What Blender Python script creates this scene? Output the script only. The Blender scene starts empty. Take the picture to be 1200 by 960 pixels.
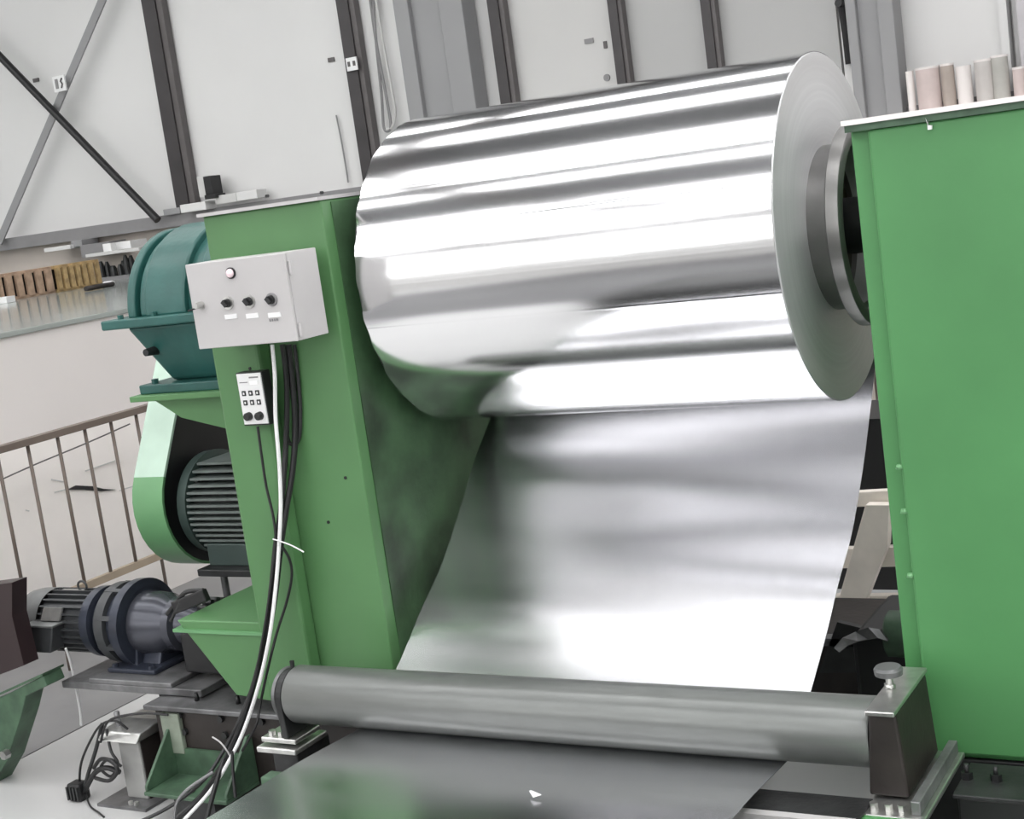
import bpy, math, random
from mathutils import Matrix, Vector
random.seed(7)
C = bpy.context.scene.collection
PI = math.pi
# ------------------------------------------------------------------ camera
F = 1750.0
def _n(v):
    return Vector(v).normalized()
_t = .14; _hy = 212.0; _vx = -2400.0
_A = Vector((_vx-600, _hy-_t*(_vx-600)-480, F)); _B = Vector((0, _hy-480, F))
_up = _A.cross(_B).normalized()
if _up.y > 0: _up = -_up
_X = -_A.normalized(); _Y = _up.cross(_X)
if _Y.z < 0: _Y = -_Y
H = 2.2
cam_d = bpy.data.cameras.new('camera'); cam = bpy.data.objects.new('camera', cam_d); C.objects.link(cam)
cam_d.sensor_width = 36; cam_d.lens = 36*F/1200; cam_d.clip_end = 200
right = Vector((_X.x, _Y.x, _up.x)); down = Vector((_X.y, _Y.y, _up.y)); fwd = Vector((_X.z, _Y.z, _up.z))
M = Matrix((right, -down, -fwd)).transposed().to_4x4(); M.translation = Vector((0, 0, H))
cam.matrix_world = M
bpy.context.scene.camera = cam
# ------------------------------------------------------------------ light
sc = bpy.context.scene
sc.view_settings.view_transform = 'Standard'; sc.view_settings.look = 'None'
sc.view_settings.gamma = 1; sc.view_settings.exposure = -0.13
w = bpy.data.worlds.new('hall_daylight'); sc.world = w; w.use_nodes = True
w.node_tree.nodes['Background'].inputs[0].default_value = (.93, .95, 1, 1)
w.node_tree.nodes['Background'].inputs[1].default_value = .5
SKYLIGHT = 5.6; WINDOW = 3.0
def area(name, loc, rot, sx, sy, e):
    l = bpy.data.lights.new(name, 'AREA'); l.shape = 'RECTANGLE'; l.size = sx; l.size_y = sy; l.energy = e
    o = bpy.data.objects.new(name, l); C.objects.link(o); o.location = loc; o.rotation_euler = rot
    return o
area('hall_lamp', (1.5, 2.0, 6.0), (0, 0, 0), .5, 2.5, 120)
# ------------------------------------------------------------------ pixel -> point on a world plane (used to measure the place)
def ray(px, py):
    d = Vector((px-600, py-480, F)); return Vector((d.dot(_X), d.dot(_Y), d.dot(_up)))
def atY(px, py, y):
    r = ray(px, py); return r*(y/r.y)+Vector((0, 0, H))
def atX(px, py, x):
    r = ray(px, py); return r*(x/r.x)+Vector((0, 0, H))
def atZ(px, py, z):
    r = ray(px, py); return r*((z-H)/r.z)+Vector((0, 0, H))
# ------------------------------------------------------------------ materials
MATS = {}
def mat(name, col, rough=.5, metal=0, noise=.06, scale=6, bump=0, bscale=40, emit=0, spec=.5, stretch=None, coat=0):
    if name in MATS: return MATS[name]
    m = bpy.data.materials.new(name); m.use_nodes = True; nt = m.node_tree; b = nt.nodes['Principled BSDF']
    N = nt.nodes.new; L = nt.links.new
    tc = N('ShaderNodeTexCoord'); mp = N('ShaderNodeMapping'); L(tc.outputs['Object'], mp.inputs[0])
    if stretch: mp.inputs['Scale'].default_value = stretch
    nz = N('ShaderNodeTexNoise'); nz.inputs['Scale'].default_value = scale; nz.inputs['Detail'].default_value = 5
    L(mp.outputs[0], nz.inputs['Vector'])
    rp = N('ShaderNodeValToRGB'); L(nz.outputs['Fac'], rp.inputs[0])
    rp.color_ramp.elements[0].position = .3; rp.color_ramp.elements[1].position = .7
    c0 = tuple(max(0, c*(1-noise*2)) for c in col); c1 = tuple(min(1, c*(1+noise)) for c in col)
    rp.color_ramp.elements[0].color = (*c0, 1); rp.color_ramp.elements[1].color = (*c1, 1)
    L(rp.outputs[0], b.inputs['Base Color'])
    b.inputs['Roughness'].default_value = rough; b.inputs['Metallic'].default_value = metal
    b.inputs['Specular IOR Level'].default_value = spec
    if coat: b.inputs['Coat Weight'].default_value = coat
    if bump:
        n2 = N('ShaderNodeTexNoise'); n2.inputs['Scale'].default_value = bscale; L(mp.outputs[0], n2.inputs['Vector'])
        bp = N('ShaderNodeBump'); bp.inputs['Strength'].default_value = bump; bp.inputs['Distance'].default_value = .01
        L(n2.outputs['Fac'], bp.inputs['Height']); L(bp.outputs[0], b.inputs['Normal'])
    if emit:
        b.inputs['Emission Color'].default_value = (*col, 1); b.inputs['Emission Strength'].default_value = emit
    MATS[name] = m; return m
GREEN = mat('green_paint', (.074, .245, .084), .45, noise=.07, scale=2.2, bump=.08, bscale=14)
GREEN_L = mat('green_paint_left_stand', (.089, .215, .083), .45, noise=.07, scale=2.2, bump=.08, bscale=14)
GREEN_S = mat('shaded_oily_green_paint', (.052, .115, .052), .5, noise=.38, scale=3.5, bump=.1)  # shade of the side face mixed into the green, plus oil smears
GREEN_D = mat('dirty_green_paint', (.065, .125, .075), .5, noise=.25, scale=9, bump=.1)
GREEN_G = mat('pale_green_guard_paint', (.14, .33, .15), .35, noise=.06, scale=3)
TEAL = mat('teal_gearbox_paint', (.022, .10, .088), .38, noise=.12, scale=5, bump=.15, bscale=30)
WALLW = mat('white_wall_sheet', (.70, .695, .69), .55, noise=.02, scale=.8)
WALLG = mat('grey_wall_sheet', (.58, .575, .565), .55, noise=.02, scale=.8)
WALLG2 = mat('darker_grey_wall_sheet', (.44, .44, .435), .55, noise=.02, scale=.8)
POST = mat('dark_steel_post', (.045, .04, .042), .45, noise=.15, scale=3)
POSTL = mat('post_flange_grey', (.11, .10, .10), .45)
COL = mat('grey_column_paint', (.285, .285, .29), .5, noise=.03, scale=1)
BLACK = mat('black_rubber', (.012, .012, .013), .45)
DARK = mat('dark_steel', (.035, .036, .037), .42, .3, noise=.3, scale=7, bump=.15)
BROWN = mat('dark_brown_steel', (.03, .024, .022), .5, .1, noise=.25, scale=6, bump=.1)
MOTOR = mat('dark_grey_motor_paint', (.055, .058, .062), .38, .2, noise=.12, scale=8)
MOTORL = mat('grey_motor_cowl', (.14, .145, .145), .42, .2, noise=.15, scale=8)
BLUEM = mat('blue_grey_cast_iron', (.04, .046, .065), .33, .35, noise=.15, scale=8)
PLATE = mat('worn_grey_plate', (.20, .20, .205), .4, .5, noise=.25, scale=9, bump=.1)
STEEL = mat('bright_steel', (.62, .62, .60), .28, .9, noise=.1, scale=20)
BOXP = mat('light_grey_enclosure_paint', (.50, .485, .485), .4, noise=.02)
WHITE = mat('white_plastic', (.82, .82, .82), .4, noise=.01)
CREAM = mat('cream_casing', (.80, .755, .735), .55, noise=.02, scale=1.2)
GLOSSF = mat('glossy_grey_green_top', (.34, .37, .35), .12, noise=.08, scale=2)
FLOORD = mat('grey_floor_strip', (.22, .22, .225), .35, noise=.12, scale=1.5)
SILL = mat('grey_sill', (.24, .235, .24), .5, noise=.05)
LOWW = mat('beige_lower_wall', (.50, .45, .41), .6, noise=.06, scale=1.5)
WOOD = mat('yellow_timber', (.50, .35, .17), .6, noise=.2, scale=14)
WOODP = mat('pale_brown_timber', (.50, .35, .25), .6, noise=.15, scale=14)
BEIGE = mat('beige_frame_paint', (.85, .78, .71), .5, noise=.08, scale=5)
RAILM = mat('brown_rail_paint', (.16, .125, .105), .5)
RAILB = mat('tan_rail_paint', (.40, .32, .24), .5)
PINKJ = mat('pink_cream_sleeve', (.62, .52, .50), .5, noise=.05)
ROLLER = mat('grey_rubber_roller', (.17, .178, .172), .3, .3, noise=.04, scale=8, stretch=(1, 6, 6))
LENS = mat('pale_pink_lamp', (.9, .72, .76), .25, noise=.0)
def brushed(name, col, rough, bump):
    m = bpy.data.materials.new(name); m.use_nodes = True; nt = m.node_tree; b = nt.nodes['Principled BSDF']
    N = nt.nodes.new; L = nt.links.new
    tc = N('ShaderNodeTexCoord'); mp = N('ShaderNodeMapping'); L(tc.outputs['Object'], mp.inputs[0]); mp.inputs['Scale'].default_value = (.35, 5, 5)
    nz = N('ShaderNodeTexNoise'); nz.inputs['Scale'].default_value = 3; nz.inputs['Detail'].default_value = 3; L(mp.outputs[0], nz.inputs['Vector'])
    mr = N('ShaderNodeMapRange'); mr.inputs['To Min'].default_value = rough*.75; mr.inputs['To Max'].default_value = rough*1.3
    L(nz.outputs['Fac'], mr.inputs['Value']); L(mr.outputs[0], b.inputs['Roughness'])
    b.inputs['Base Color'].default_value = (*col, 1); b.inputs['Metallic'].default_value = 1
    if bump:
        bp = N('ShaderNodeBump'); bp.inputs['Strength'].default_value = bump; bp.inputs['Distance'].default_value = .02
        L(nz.outputs['Fac'], bp.inputs['Height']); L(bp.outputs[0], b.inputs['Normal'])
    MATS[name] = m; return m
ALU = brushed('bright_aluminium_roll', (.90, .90, .91), .13, 0)
ALUS = brushed('aluminium_sheet', (.80, .80, .82), .22, .0)
def endface_mat():
    m = bpy.data.materials.new('wound_sheet_edges'); m.use_nodes = True; nt = m.node_tree; b = nt.nodes['Principled BSDF']
    N = nt.nodes.new; L = nt.links.new
    tc = N('ShaderNodeTexCoord'); mp = N('ShaderNodeMapping'); L(tc.outputs['Object'], mp.inputs[0])
    mp.inputs['Scale'].default_value = (0, 1, 1)
    vl = N('ShaderNodeVectorMath'); vl.operation = 'LENGTH'; L(mp.outputs[0], vl.inputs[0])
    nz = N('ShaderNodeTexNoise'); nz.noise_dimensions = '1D'; nz.inputs['Scale'].default_value = 60; nz.inputs['Detail'].default_value = 6
    L(vl.outputs['Value'], nz.inputs['W'])
    rp = N('ShaderNodeValToRGB'); L(nz.outputs['Fac'], rp.inputs[0]); rp.color_ramp.elements[0].color = (.50, .50, .51, 1); rp.color_ramp.elements[1].color = (.60, .60, .61, 1)
    L(rp.outputs[0], b.inputs['Base Color']); b.inputs['Metallic'].default_value = .3; b.inputs['Roughness'].default_value = .38
    return m
ENDF = endface_mat()
# ------------------------------------------------------------------ mesh building
class MB:
    def __init__(s): s.v = []; s.f = []; s.sm = []
    def add(s, vs, fs, smooth=False):
        o = len(s.v); s.v += [tuple(v) for v in vs]; s.f += [tuple(i+o for i in f) for f in fs]; s.sm += [smooth]*len(fs); return s
    def box(s, x0, x1, y0, y1, z0, z1):
        return s.hexa([(x0, y0, z0), (x1, y0, z0), (x1, y1, z0), (x0, y1, z0), (x0, y0, z1), (x1, y0, z1), (x1, y1, z1), (x0, y1, z1)])
    def hexa(s, p):
        return s.add(p, [(0, 3, 2, 1), (4, 5, 6, 7), (0, 1, 5, 4), (1, 2, 6, 5), (2, 3, 7, 6), (3, 0, 4, 7)])
    def prism(s, poly, axis, a, b, smooth=False):
        # poly: 2-D outline; axis 'x': (y,z), 'y': (x,z), 'z': (x,y)
        def P(u, v, w):
            return {'x': (w, u, v), 'y': (u, w, v), 'z': (u, v, w)}[axis]
        n = len(poly); vs = [P(u, v, a) for u, v in poly]+[P(u, v, b) for u, v in poly]
        s.add(vs, [tuple(range(n))[::-1], tuple(range(n, 2*n))], False)
        o = len(s.v)
        return s.add(vs, [(i, (i+1) % n, n+(i+1) % n, n+i) for i in range(n)], smooth)
    def lathe(s, prof, c, axis='x', n=40, cap=True, smooth=True, a0=0, a1=2*PI):
        # prof: list of (position along the axis, radius)
        full = abs(a1-a0-2*PI) < 1e-6; m = n if full else n+1
        vs = []
        for (t, r) in prof:
            for i in range(m):
                a = a0+(a1-a0)*i/n; u, v = r*math.cos(a), r*math.sin(a)
                p = {'x': (t, u, v), 'y': (u, t, v), 'z': (u, v, t)}[axis]
                vs.append((c[0]+p[0], c[1]+p[1], c[2]+p[2]))
        fs = []
        for k in range(len(prof)-1):
            for i in range(n):
                j = (i+1) % m; fs.append((k*m+i, k*m+j, (k+1)*m+j, (k+1)*m+i))
        s.add(vs, fs, smooth)
        if cap and full:
            for k in (0, len(prof)-1):
                if prof[k][1] > 1e-5: s.add(vs[k*m:(k+1)*m], [tuple(range(m))], False)
        return s
    def tube(s, pts, r, n=8, smooth=True):
        pts = [Vector(p) for p in pts]; m = len(pts); vs = []
        prev = None
        for i, p in enumerate(pts):
            t = (pts[min(i+1, m-1)]-pts[max(i-1, 0)]).normalized()
            if prev is None:
                a = Vector((0, 0, 1)) if abs(t.z) < .9 else Vector((1, 0, 0)); u = t.cross(a).normalized()
            else:
                u = (prev-t*prev.dot(t)).normalized()
            prev = u; v = t.cross(u)
            for k in range(n):
                a = 2*PI*k/n; vs.append(p+u*r*math.cos(a)+v*r*math.sin(a))
        fs = [(i*n+k, i*n+(k+1) % n, (i+1)*n+(k+1) % n, (i+1)*n+k) for i in range(m-1) for k in range(n)]
        s.add(vs, fs, smooth); s.add(vs[:n], [tuple(range(n))[::-1]]); s.add(vs[-n:], [tuple(range(n))])
        return s
    def bar(s, a, b, w, d, up=(0, 0, 1)):
        a, b = Vector(a), Vector(b); t = (b-a).normalized(); u = Vector(up).cross(t)
        if u.length < 1e-4: u = Vector((1, 0, 0))
        u.normalize(); v = t.cross(u).normalized(); u *= w/2; v *= d/2
        return s.hexa([a-u-v, a+u-v, a+u+v, a-u+v, b-u-v, b+u-v, b+u+v, b-u+v])
    def build(s, name, m, parent=None, bev=0, seg=2, weld=False):
        root = Vector((0, 0, 0))
        me = bpy.data.meshes.new(name); 
        off = Vector(parent['_o']) if parent is not None and '_o' in parent else Vector((0, 0, 0))
        me.from_pydata([Vector(v)-off for v in s.v], [], s.f); me.materials.append(m)
        me.polygons.foreach_set('use_smooth', s.sm); me.validate(); me.update()
        import bmesh
        bm = bmesh.new(); bm.from_mesh(me)
        bmesh.ops.remove_doubles(bm, verts=bm.verts, dist=1e-6)
        bmesh.ops.recalc_face_normals(bm, faces=bm.faces)
        for e in bm.edges:
            if len(e.link_faces) == 2 and e.calc_face_angle(0) > .7: e.smooth = False
        bm.to_mesh(me); bm.free()
        o = bpy.data.objects.new(name, me); C.objects.link(o)
        if parent is not None: o.parent = parent; o['_o'] = off
        if bev:
            b = o.modifiers.new('bevel', 'BEVEL'); b.width = bev; b.segments = seg; b.limit_method = 'ANGLE'; b.angle_limit = .6
            b.harden_normals = False
        return o
def thing(name, label, cat, loc, group=None):
    o = bpy.data.objects.new(name, None); C.objects.link(o); o.location = loc; o.empty_display_size = .1
    o['_o'] = tuple(loc); o['label'] = label; o['category'] = cat
    if group: o['group'] = group
    return o
def tag(o, label, cat, group=None):
    o['label'] = label; o['category'] = cat
    if group: o['group'] = group
    return o
def struct(o): o['kind'] = 'structure'; return o
def B(*a): return MB().box(*a)
def spline(pts, k=8):
    pts = [Vector(p) for p in pts]; out = []
    for i in range(len(pts)-1):
        p0 = pts[max(i-1, 0)]; p1 = pts[i]; p2 = pts[i+1]; p3 = pts[min(i+2, len(pts)-1)]
        for j in range(k):
            t = j/k; out.append(.5*((2*p1)+(p2-p0)*t+(2*p0-5*p1+4*p2-p3)*t*t+(3*p1-p0-3*p2+p3)*t**3))
    out.append(pts[-1]); return out
def pth(lst, k=8): return spline([atY(a, b, y) for a, b, y in lst], k)
def bolt(c, axis, r, h, parent, m, name='bolt'):
    mb = MB(); mb.lathe([(0, r), (h, r)], c, axis, 6, smooth=False); return mb.build(name, m, parent)
# ================================================================== the hall
def floor_mat():
    m = bpy.data.materials.new('painted_floor'); m.use_nodes = True; nt = m.node_tree; b = nt.nodes['Principled BSDF']
    N = nt.nodes.new; L = nt.links.new; tc = N('ShaderNodeTexCoord')
    nz = N('ShaderNodeTexNoise'); nz.inputs['Scale'].default_value = 1.3; nz.inputs['Detail'].default_value = 6; L(tc.outputs['Object'], nz.inputs[0])
    rp = N('ShaderNodeValToRGB'); L(nz.outputs[0], rp.inputs[0]); rp.color_ramp.elements[0].color = (.46, .46, .46, 1); rp.color_ramp.elements[1].color = (.58, .58, .58, 1)
    L(rp.outputs[0], b.inputs[0]); b.inputs['Roughness'].default_value = .38
    return m
struct(B(-18, 9, -9, 12, -.2, 0).build('floor', floor_mat()))
struct(B(-6.75, -5.25, -2, 11.9, 0, .004).build('trim_floor_strip', FLOORD))
ceil = struct(B(-18, 9, -9, 12.1, 6.6, 6.8).build('ceiling', mat('ceiling_sheet', (.20, .20, .21), .7)))
# roof skylights running along the hall
SKYM = mat('skylight_daylight', (1, 1, 1), .6, noise=0, emit=SKYLIGHT)
for k, (y0, y1) in enumerate([(-7.6, -6.4), (-4.6, -3.4), (-2.2, -1.0), (1.2, 1.7), (2.5, 3.7), (5.6, 6.4), (8.0, 8.9)]):
    t = struct(B(-17, 8, y0, y1, 6.54, 6.60).build('window_%d' % (k+1), SKYM))
    for x in (-17, -12, -7, -2, 3, 8):
        B(x-.05, x+.05, y0-.1, y1+.1, 6.45, 6.56).build('glazing_bar', POSTL, t)
for k in range(6):
    x = -14+k*4.2
    struct(B(x-.12, x+.12, -9, 12, 6.15, 6.45).build('trim_roof_beam', POSTL))
# back wall: sheet panels between posts, a sill and a lower wall
SZ = 2.345
wb = struct(B(-18, 9, 12.06, 12.2, 0, 6.6).build('wall_back', WALLG))
posts = [(-10.69, -10.41), (-8.316, -8.105), (-6.704, -6.533), (-5.541, -5.407), (-4.707, -4.574)]
pan = [(-17.9, -14.6, WALLW), (-14.58, -10.72, WALLW), (-10.70, -8.36, WALLW), (-8.34, -7.72, WALLW), (-7.70, -6.71, WALLW), (-6.69, -5.54, WALLG), (-5.52, -4.68, WALLG2), (-4.66, -3.62, WALLG2), (-3.60, -2.30, WALLW), (-2.28, 1, WALLW), (1.02, 5, WALLW), (5.02, 9, WALLW)]
for a, b, m in pan:
    B(a, b, 12.0, 12.06, SZ, 6.6).build('wall_panel', m, wb)
    B(a, b, 12.0, 12.06, 0, SZ-.12).build('lower_wall_panel', LOWW, wb)
sill = struct(B(-18, 9, 11.86, 12.06, SZ-.13, SZ).build('trim_sill', SILL))
plabel = ['wide dark steel post right of the crossed braces', 'dark steel post bearing a small white tag', 'dark steel post right of the left grey column',
          'thin dark steel post behind the top middle of the coil', 'thin dark steel post nearest the right end of the coil']
for (a, b), lb in zip(posts, plabel):
    t = thing('steel_post', lb, 'post', ((a+b)/2, 11.95, SZ), 'dark steel wall posts')
    wdt = b-a
    B(a, a+wdt*.62, 11.88, 11.985, SZ, 6.5).build('web', POST, t)
    B(a+wdt*.62, b-wdt*.12, 11.90, 11.985, SZ, 6.5).build('flange', POSTL, t)
for (a, b), lb in zip([(-7.60, -6.88), (-3.47, -3.10)], ['wide grey steel column rising behind the left half of the coil', 'grey steel column rising behind the right end of the coil']):
    t = thing('steel_column', lb, 'column', ((a+b)/2, 11.7, 0), 'grey columns of the back wall')
    wdt = b-a
    B(a, a+wdt*.22, 11.74, 11.98, 0, 6.2).build('flange', COL, t, .01)
    B(a+wdt*.22, a+wdt*.66, 11.80, 11.95, 0, 6.2).build('web', COL, t)
    B(a+wdt*.66, b, 11.74, 11.98, 0, 6.2).build('flange', COL, t, .01)
struct(B(-18, -17.8, -9, 12, 0, 6.6).build('wall_left', WALLG))
struct(B(9, 9.2, -9, 12, 0, 6.6).build('wall_right', WALLG))
wf = struct(B(-18, 9, -9.2, -9, 0, 6.6).build('wall_front', WALLG))
WINM = mat('window_daylight', (1, 1, 1), .6, noise=0, emit=WINDOW)
for k in range(6):
    x = -15.5+k*3.9
    t = struct(B(x-1.6, x+1.6, -9.0, -8.96, 2.6, 5.6).build('window_%d' % (k+7), WINM))
    B(x-.04, x+.04, -8.97, -8.9, 2.6, 5.6).build('mullion', POSTL, t)
    B(x-1.6, x+1.6, -8.97, -8.9, 4.05, 4.13).build('mullion', POSTL, t)
struct(B(-9, 6, -8.9, .9, 0, .006).build('trim_reflected_dark', mat('dark_reflected_floor', (.06, .06, .065), .4, noise=.1, scale=1)))  # unseen dark floor area, added so the coil mirrors a dark band
# braces
a = atY(132, -28, 11.8); b = atY(-1, 284, 11.8)
tag(MB().bar(a, b, .09, .02, (0, 1, 0)).build('brace_bar', COL), 'flat grey brace leaning right across the back wall', 'brace', 'crossed wall braces')
a = atY(-30, 35, 11.72); b = atY(185, 258, 11.72)
tag(MB().tube([a, b], .042, 10).build('brace_rod', BLACK), 'black round brace rod leaning left across the back wall', 'brace', 'crossed wall braces')
# card on brace
p = atY(70, 98, 11.7)
t = thing('sign_card', 'small white sign card fixed where the braces cross', 'sign', p)
B(p.x-.085, p.x+.085, 11.69, 11.71, p.z-.08, p.z+.08).build('card', WHITE, t)
MB().bar((p.x-.03, 11.685, p.z-.05), (p.x-.03, 11.685, p.z+.05), .04, .004, (0, 1, 0)).build('mark', SILL, t)
MB().tube([(p.x+.055, 11.685, p.z+.05), (p.x+.03, 11.685, p.z+.02), (p.x+.05, 11.685, p.z-.01), (p.x+.03, 11.685, p.z-.05)], .008, 6).build('mark', POST, t)
p = atY(412, 75, 11.84)
t = thing('post_tag', 'small white tag on the dark post above the left stand', 'sign', p)
B(p.x-.06, p.x+.06, 11.84, 11.855, p.z-.06, p.z+.06).build('card', WHITE, t)
for dx in (-.03, .03): B(p.x+dx-.014, p.x+dx+.014, 11.835, 11.842, p.z-.02, p.z+.025).build('mark', POSTL, t)
for i, (px, py, w_, lb) in enumerate([(690, 48, .07, 'faint grey sticker on wall panel left of its dark mark'), (709, 51, .025, 'small dark sticker beside thin post on the wall panel'), (711, 91, .05, 'small round sticker low on the wall panel beside thin post'), (388, 70, .06, 'tiny dark mark on the wall left of the white tag'), (42, 94, .07, 'tiny dark mark on the wall left of the sign card')]):
    p = atY(px, py, 11.99)
    mb = MB()
    if i == 2: mb.lathe([(11.985, w_*.6), (12.0, w_*.6)], (p.x, 0, p.z), 'y', 14)
    else: mb.box(p.x-w_*.6, p.x+w_*.6, 11.985, 12.0, p.z-.02-(.02 if i == 1 else 0), p.z+.02)
    tag(mb.build('sticker', SILL if i in (0, 2) else POSTL), lb, 'sticker')
# hanging white cables beside the column
for i, l in enumerate([[(430, -30), (441, 50), (452, 110), (458, 148), (450, 150), (447, 110), (440, 40), (436, -30)], [(436, -30), (447, 40), (458, 100), (463, 130), (460, 148), (453, 152)]]):
    tag(MB().tube(spline([atY(a, b, 11.93) for a, b in l]), .014, 6).build('cable', [SILL, WALLG][i]), ['grey cable loop hanging on wall left of the wide column', 'pale cable hanging on wall beside the grey cable loop'][i], 'cable')
tag(MB().tube([atY(980, -20, 11.95), atY(985, 2, 11.95), atY(991, 40, 11.95), atY(995, 75, 11.95)], .03, 8).build('conduit', BLACK), 'black conduit running down beside the right grey column', 'conduit')
tag(MB().tube(spline([atY(394, 135, 11.97), atY(400, 165, 11.97), atY(406, 200, 11.97), atY(408, 214, 11.97)]), .008, 6).build('cable', SILL), 'thin grey wire on the white panel left of the tagged post', 'cable')
p = atY(984, 4, 11.9); tag(MB().lathe([(11.86, .03), (11.92, .03)], (p.x, 0, p.z), 'y', 10).build('conduit_clip', BLACK), 'black clip on the conduit beside right column', 'clip')
# right wall corner profile
struct(B(-2.36, -2.30, 11.9, 12.0, SZ, 6.5).build('trim_corner', WALLW))
struct(B(-2.20, -1.9, 11.75, 12.0, SZ, 6.5).build('trim_casing', mat('lilac_grey_trim', (.50, .48, .50), .5)))
# sleeves standing on sill, right
def sleeve(px0, px1, ytop, label, m, y=11.7):
    x0 = atY(px0, 105, y).x; x1 = atY(px1, 105, y).x; zt = atY((px0+px1)/2, ytop, y).z; r = (x1-x0)/2; c = ((x0+x1)/2, y)
    t = thing('paper_sleeve', label, 'sleeve', (c[0], y, SZ-.05), 'cream sleeves on the ledge')
    MB().lathe([(SZ-.05, r), (zt, r), (zt, r*.82), (SZ+.05, r*.8)], (c[0], y, 0), 'z', 28, cap=False).build('tube', m, t)
    MB().lathe([(zt-.005, r*1.02), (zt+.012, r*1.02), (zt+.012, r*.8), (zt-.005, r*.8)], (c[0], y, 0), 'z', 28, cap=False).build('rim', CREAM, t)
struct(B(-3.9, -1.2, 11.4, 12.0, SZ-.25, SZ-.05).build('trim_ledge', CREAM))
sleeve(1063, 1072, 85, 'thin white sleeve nearest the grey column on the ledge', CREAM)
sleeve(1075, 1103, 80, 'wide pink cream sleeve second from the grey column', PINKJ)
sleeve(1104, 1120, 76, 'brownish sleeve with torn rim between two wide ones', mat('brown_sleeve', (.42, .36, .32), .6))
sleeve(1122, 1140, 79, 'cream sleeve with looped handle in the middle of the ledge', CREAM)
sleeve(1144, 1166, 71, 'greyish cream sleeve left of the tallest one', mat('greyish_sleeve', (.56, .53, .51), .5))
sleeve(1164, 1184, 66, 'tallest greyish sleeve at the right end of the ledge', mat('olive_grey_sleeve', (.46, .45, .42), .5))
sleeve(1188, 1203, 80, 'short pale sleeve cut by the right picture edge', PINKJ)
# small things on the sill, left
def sillbox(px0, px1, py0, py1, name, label, cat, m, y=11.8, round_=False):
    p = atY(px0, py1, y); q = atY(px1, py0, y)
    if round_:
        o = MB().lathe([(p.z, (q.x-p.x)/2), (q.z-.03, (q.x-p.x)/2), (q.z, (q.x-p.x)/4)], ((p.x+q.x)/2, y+.05, 0), 'z', 16).build(name, m)
    else: o = B(p.x, q.x, y, y+.16, p.z, q.z).build(name, m, None, .006)
    tag(o, label, cat)
sillbox(192, 210, 243, 253, 'grey_box', 'small grey box on the sill at foot of black rod', 'box', COL)
sillbox(212, 240, 236, 250, 'white_case', 'low white case on the sill under the wide post', 'case', WALLW, 11.72)
sillbox(234, 240, 206, 232, 'plastic_plate', 'upright translucent grey plate beside the wide post', 'plate', WALLG, 11.74)
sillbox(241, 246, 206, 229, 'black_bracket', 'narrow black bracket standing beside the wide post', 'bracket', BLACK, 11.72)
sillbox(240, 252, 227, 234, 'black_clamp', 'small black clamp at the foot of the black bracket', 'clamp', BLACK, 11.70)
sillbox(254, 276, 226, 240, 'plastic_tray', 'grey translucent tray on the sill right of the black clamp', 'tray', WALLG, 11.75)
sillbox(278, 300, 222, 236, 'plastic_bag', 'pale plastic pack on the sill above the left stand', 'pack', WALLW, 11.75)
# ================================================================== casing with glossy top, its clutter, and the railing
TZ = 1.765
t = thing('furnace_casing', 'long low cream casing with glossy grey top behind the railing', 'casing', (-9, 7, 0))
B(-17.5, -6.56, 1.5, 11.8, 0, TZ-.03).build('casing_wall', CREAM, t)
B(-6.56, -6.548, 1.5, 11.8, .0, 1.13).build('lower_panel', mat('warm_white_panel', (.93, .885, .85), .5, noise=.015), t)
B(-17.5, -6.54, 1.5, 11.82, TZ-.03, TZ).build('casing_top', GLOSSF, t, .004)
def on_wall(px, py, d=0): return atX(px, py, -6.548+d)
pts = [(80, 574), (90, 569), (110, 570), (122, 573), (137, 574), (120, 576), (100, 574)]
P3 = [on_wall(a, b, .012) for a, b in pts]
MB().prism([(q.y, q.z) for q in P3], 'x', -6.552, -6.540).build('vent_slot', BLACK, t)
for a, b in [((60, 562), (76, 565)), ((64, 577), (80, 573)), ((100, 552), (135, 540)), ((140, 575), (168, 566)), ((30, 598), (34, 599))]:
    MB().bar(on_wall(*a, .002), on_wall(*b, .002), .006, .006, (1, 0, 0)).build('seam', WALLG, t)
# slatted timber racks: one row, slats leaning
def crate(y0, y1, n, m, label):
    t = thing('slatted_crate', label, 'crate', (-10.6, (y0+y1)/2, TZ), 'timber crates on the casing')
    hgt = .17
    hz = TZ+.235
    B(-10.75, -10.55, y0, y1, TZ, TZ+.025).build('rail', m, t)
    B(-10.75, -10.55, y0, y1, hz-.02, hz+.01).build('rail', m, t)
    st = (y1-y0)/n
    for k in range(n):
        y = y0+st*(k+.5)
        B(-10.56, -10.53, y-st*.30, y+st*.30, TZ+.02, hz-.01).build('slat', m, t)
    B(-10.74, -10.70, y0, y1, TZ+.02, hz-.01).build('back_board', BROWN, t)
crate(8.5, 9.92, 12, WOODP, 'brown slatted timber crate nearest the left picture edge')
crate(9.94, 10.52, 7, WOOD, 'yellow slatted timber crate beside the brown one')
def onTop(name, px0, px1, py0, py1, y, label, cat, m, d=.25, rot=0):
    p = atY(px0, py1, y); q = atY(px1, py0, y); z0 = min(p.z, q.z); z0 = TZ if p.z < TZ+.12 else p.z
    tag(B(p.x, q.x, y, y+d, z0, q.z).build(name, m, None, .004), label, cat)
t = thing('machine_parts_tray', 'dark tray of black machine parts right of the timber crates', 'tray', atY(135, 330, 11.2))
p = atY(113, 337, 11.2); q = atY(150, 318, 11.2)
B(p.x, q.x, 11.2, 11.55, TZ, TZ+.04).build('tray_base', SILL, t)
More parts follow.
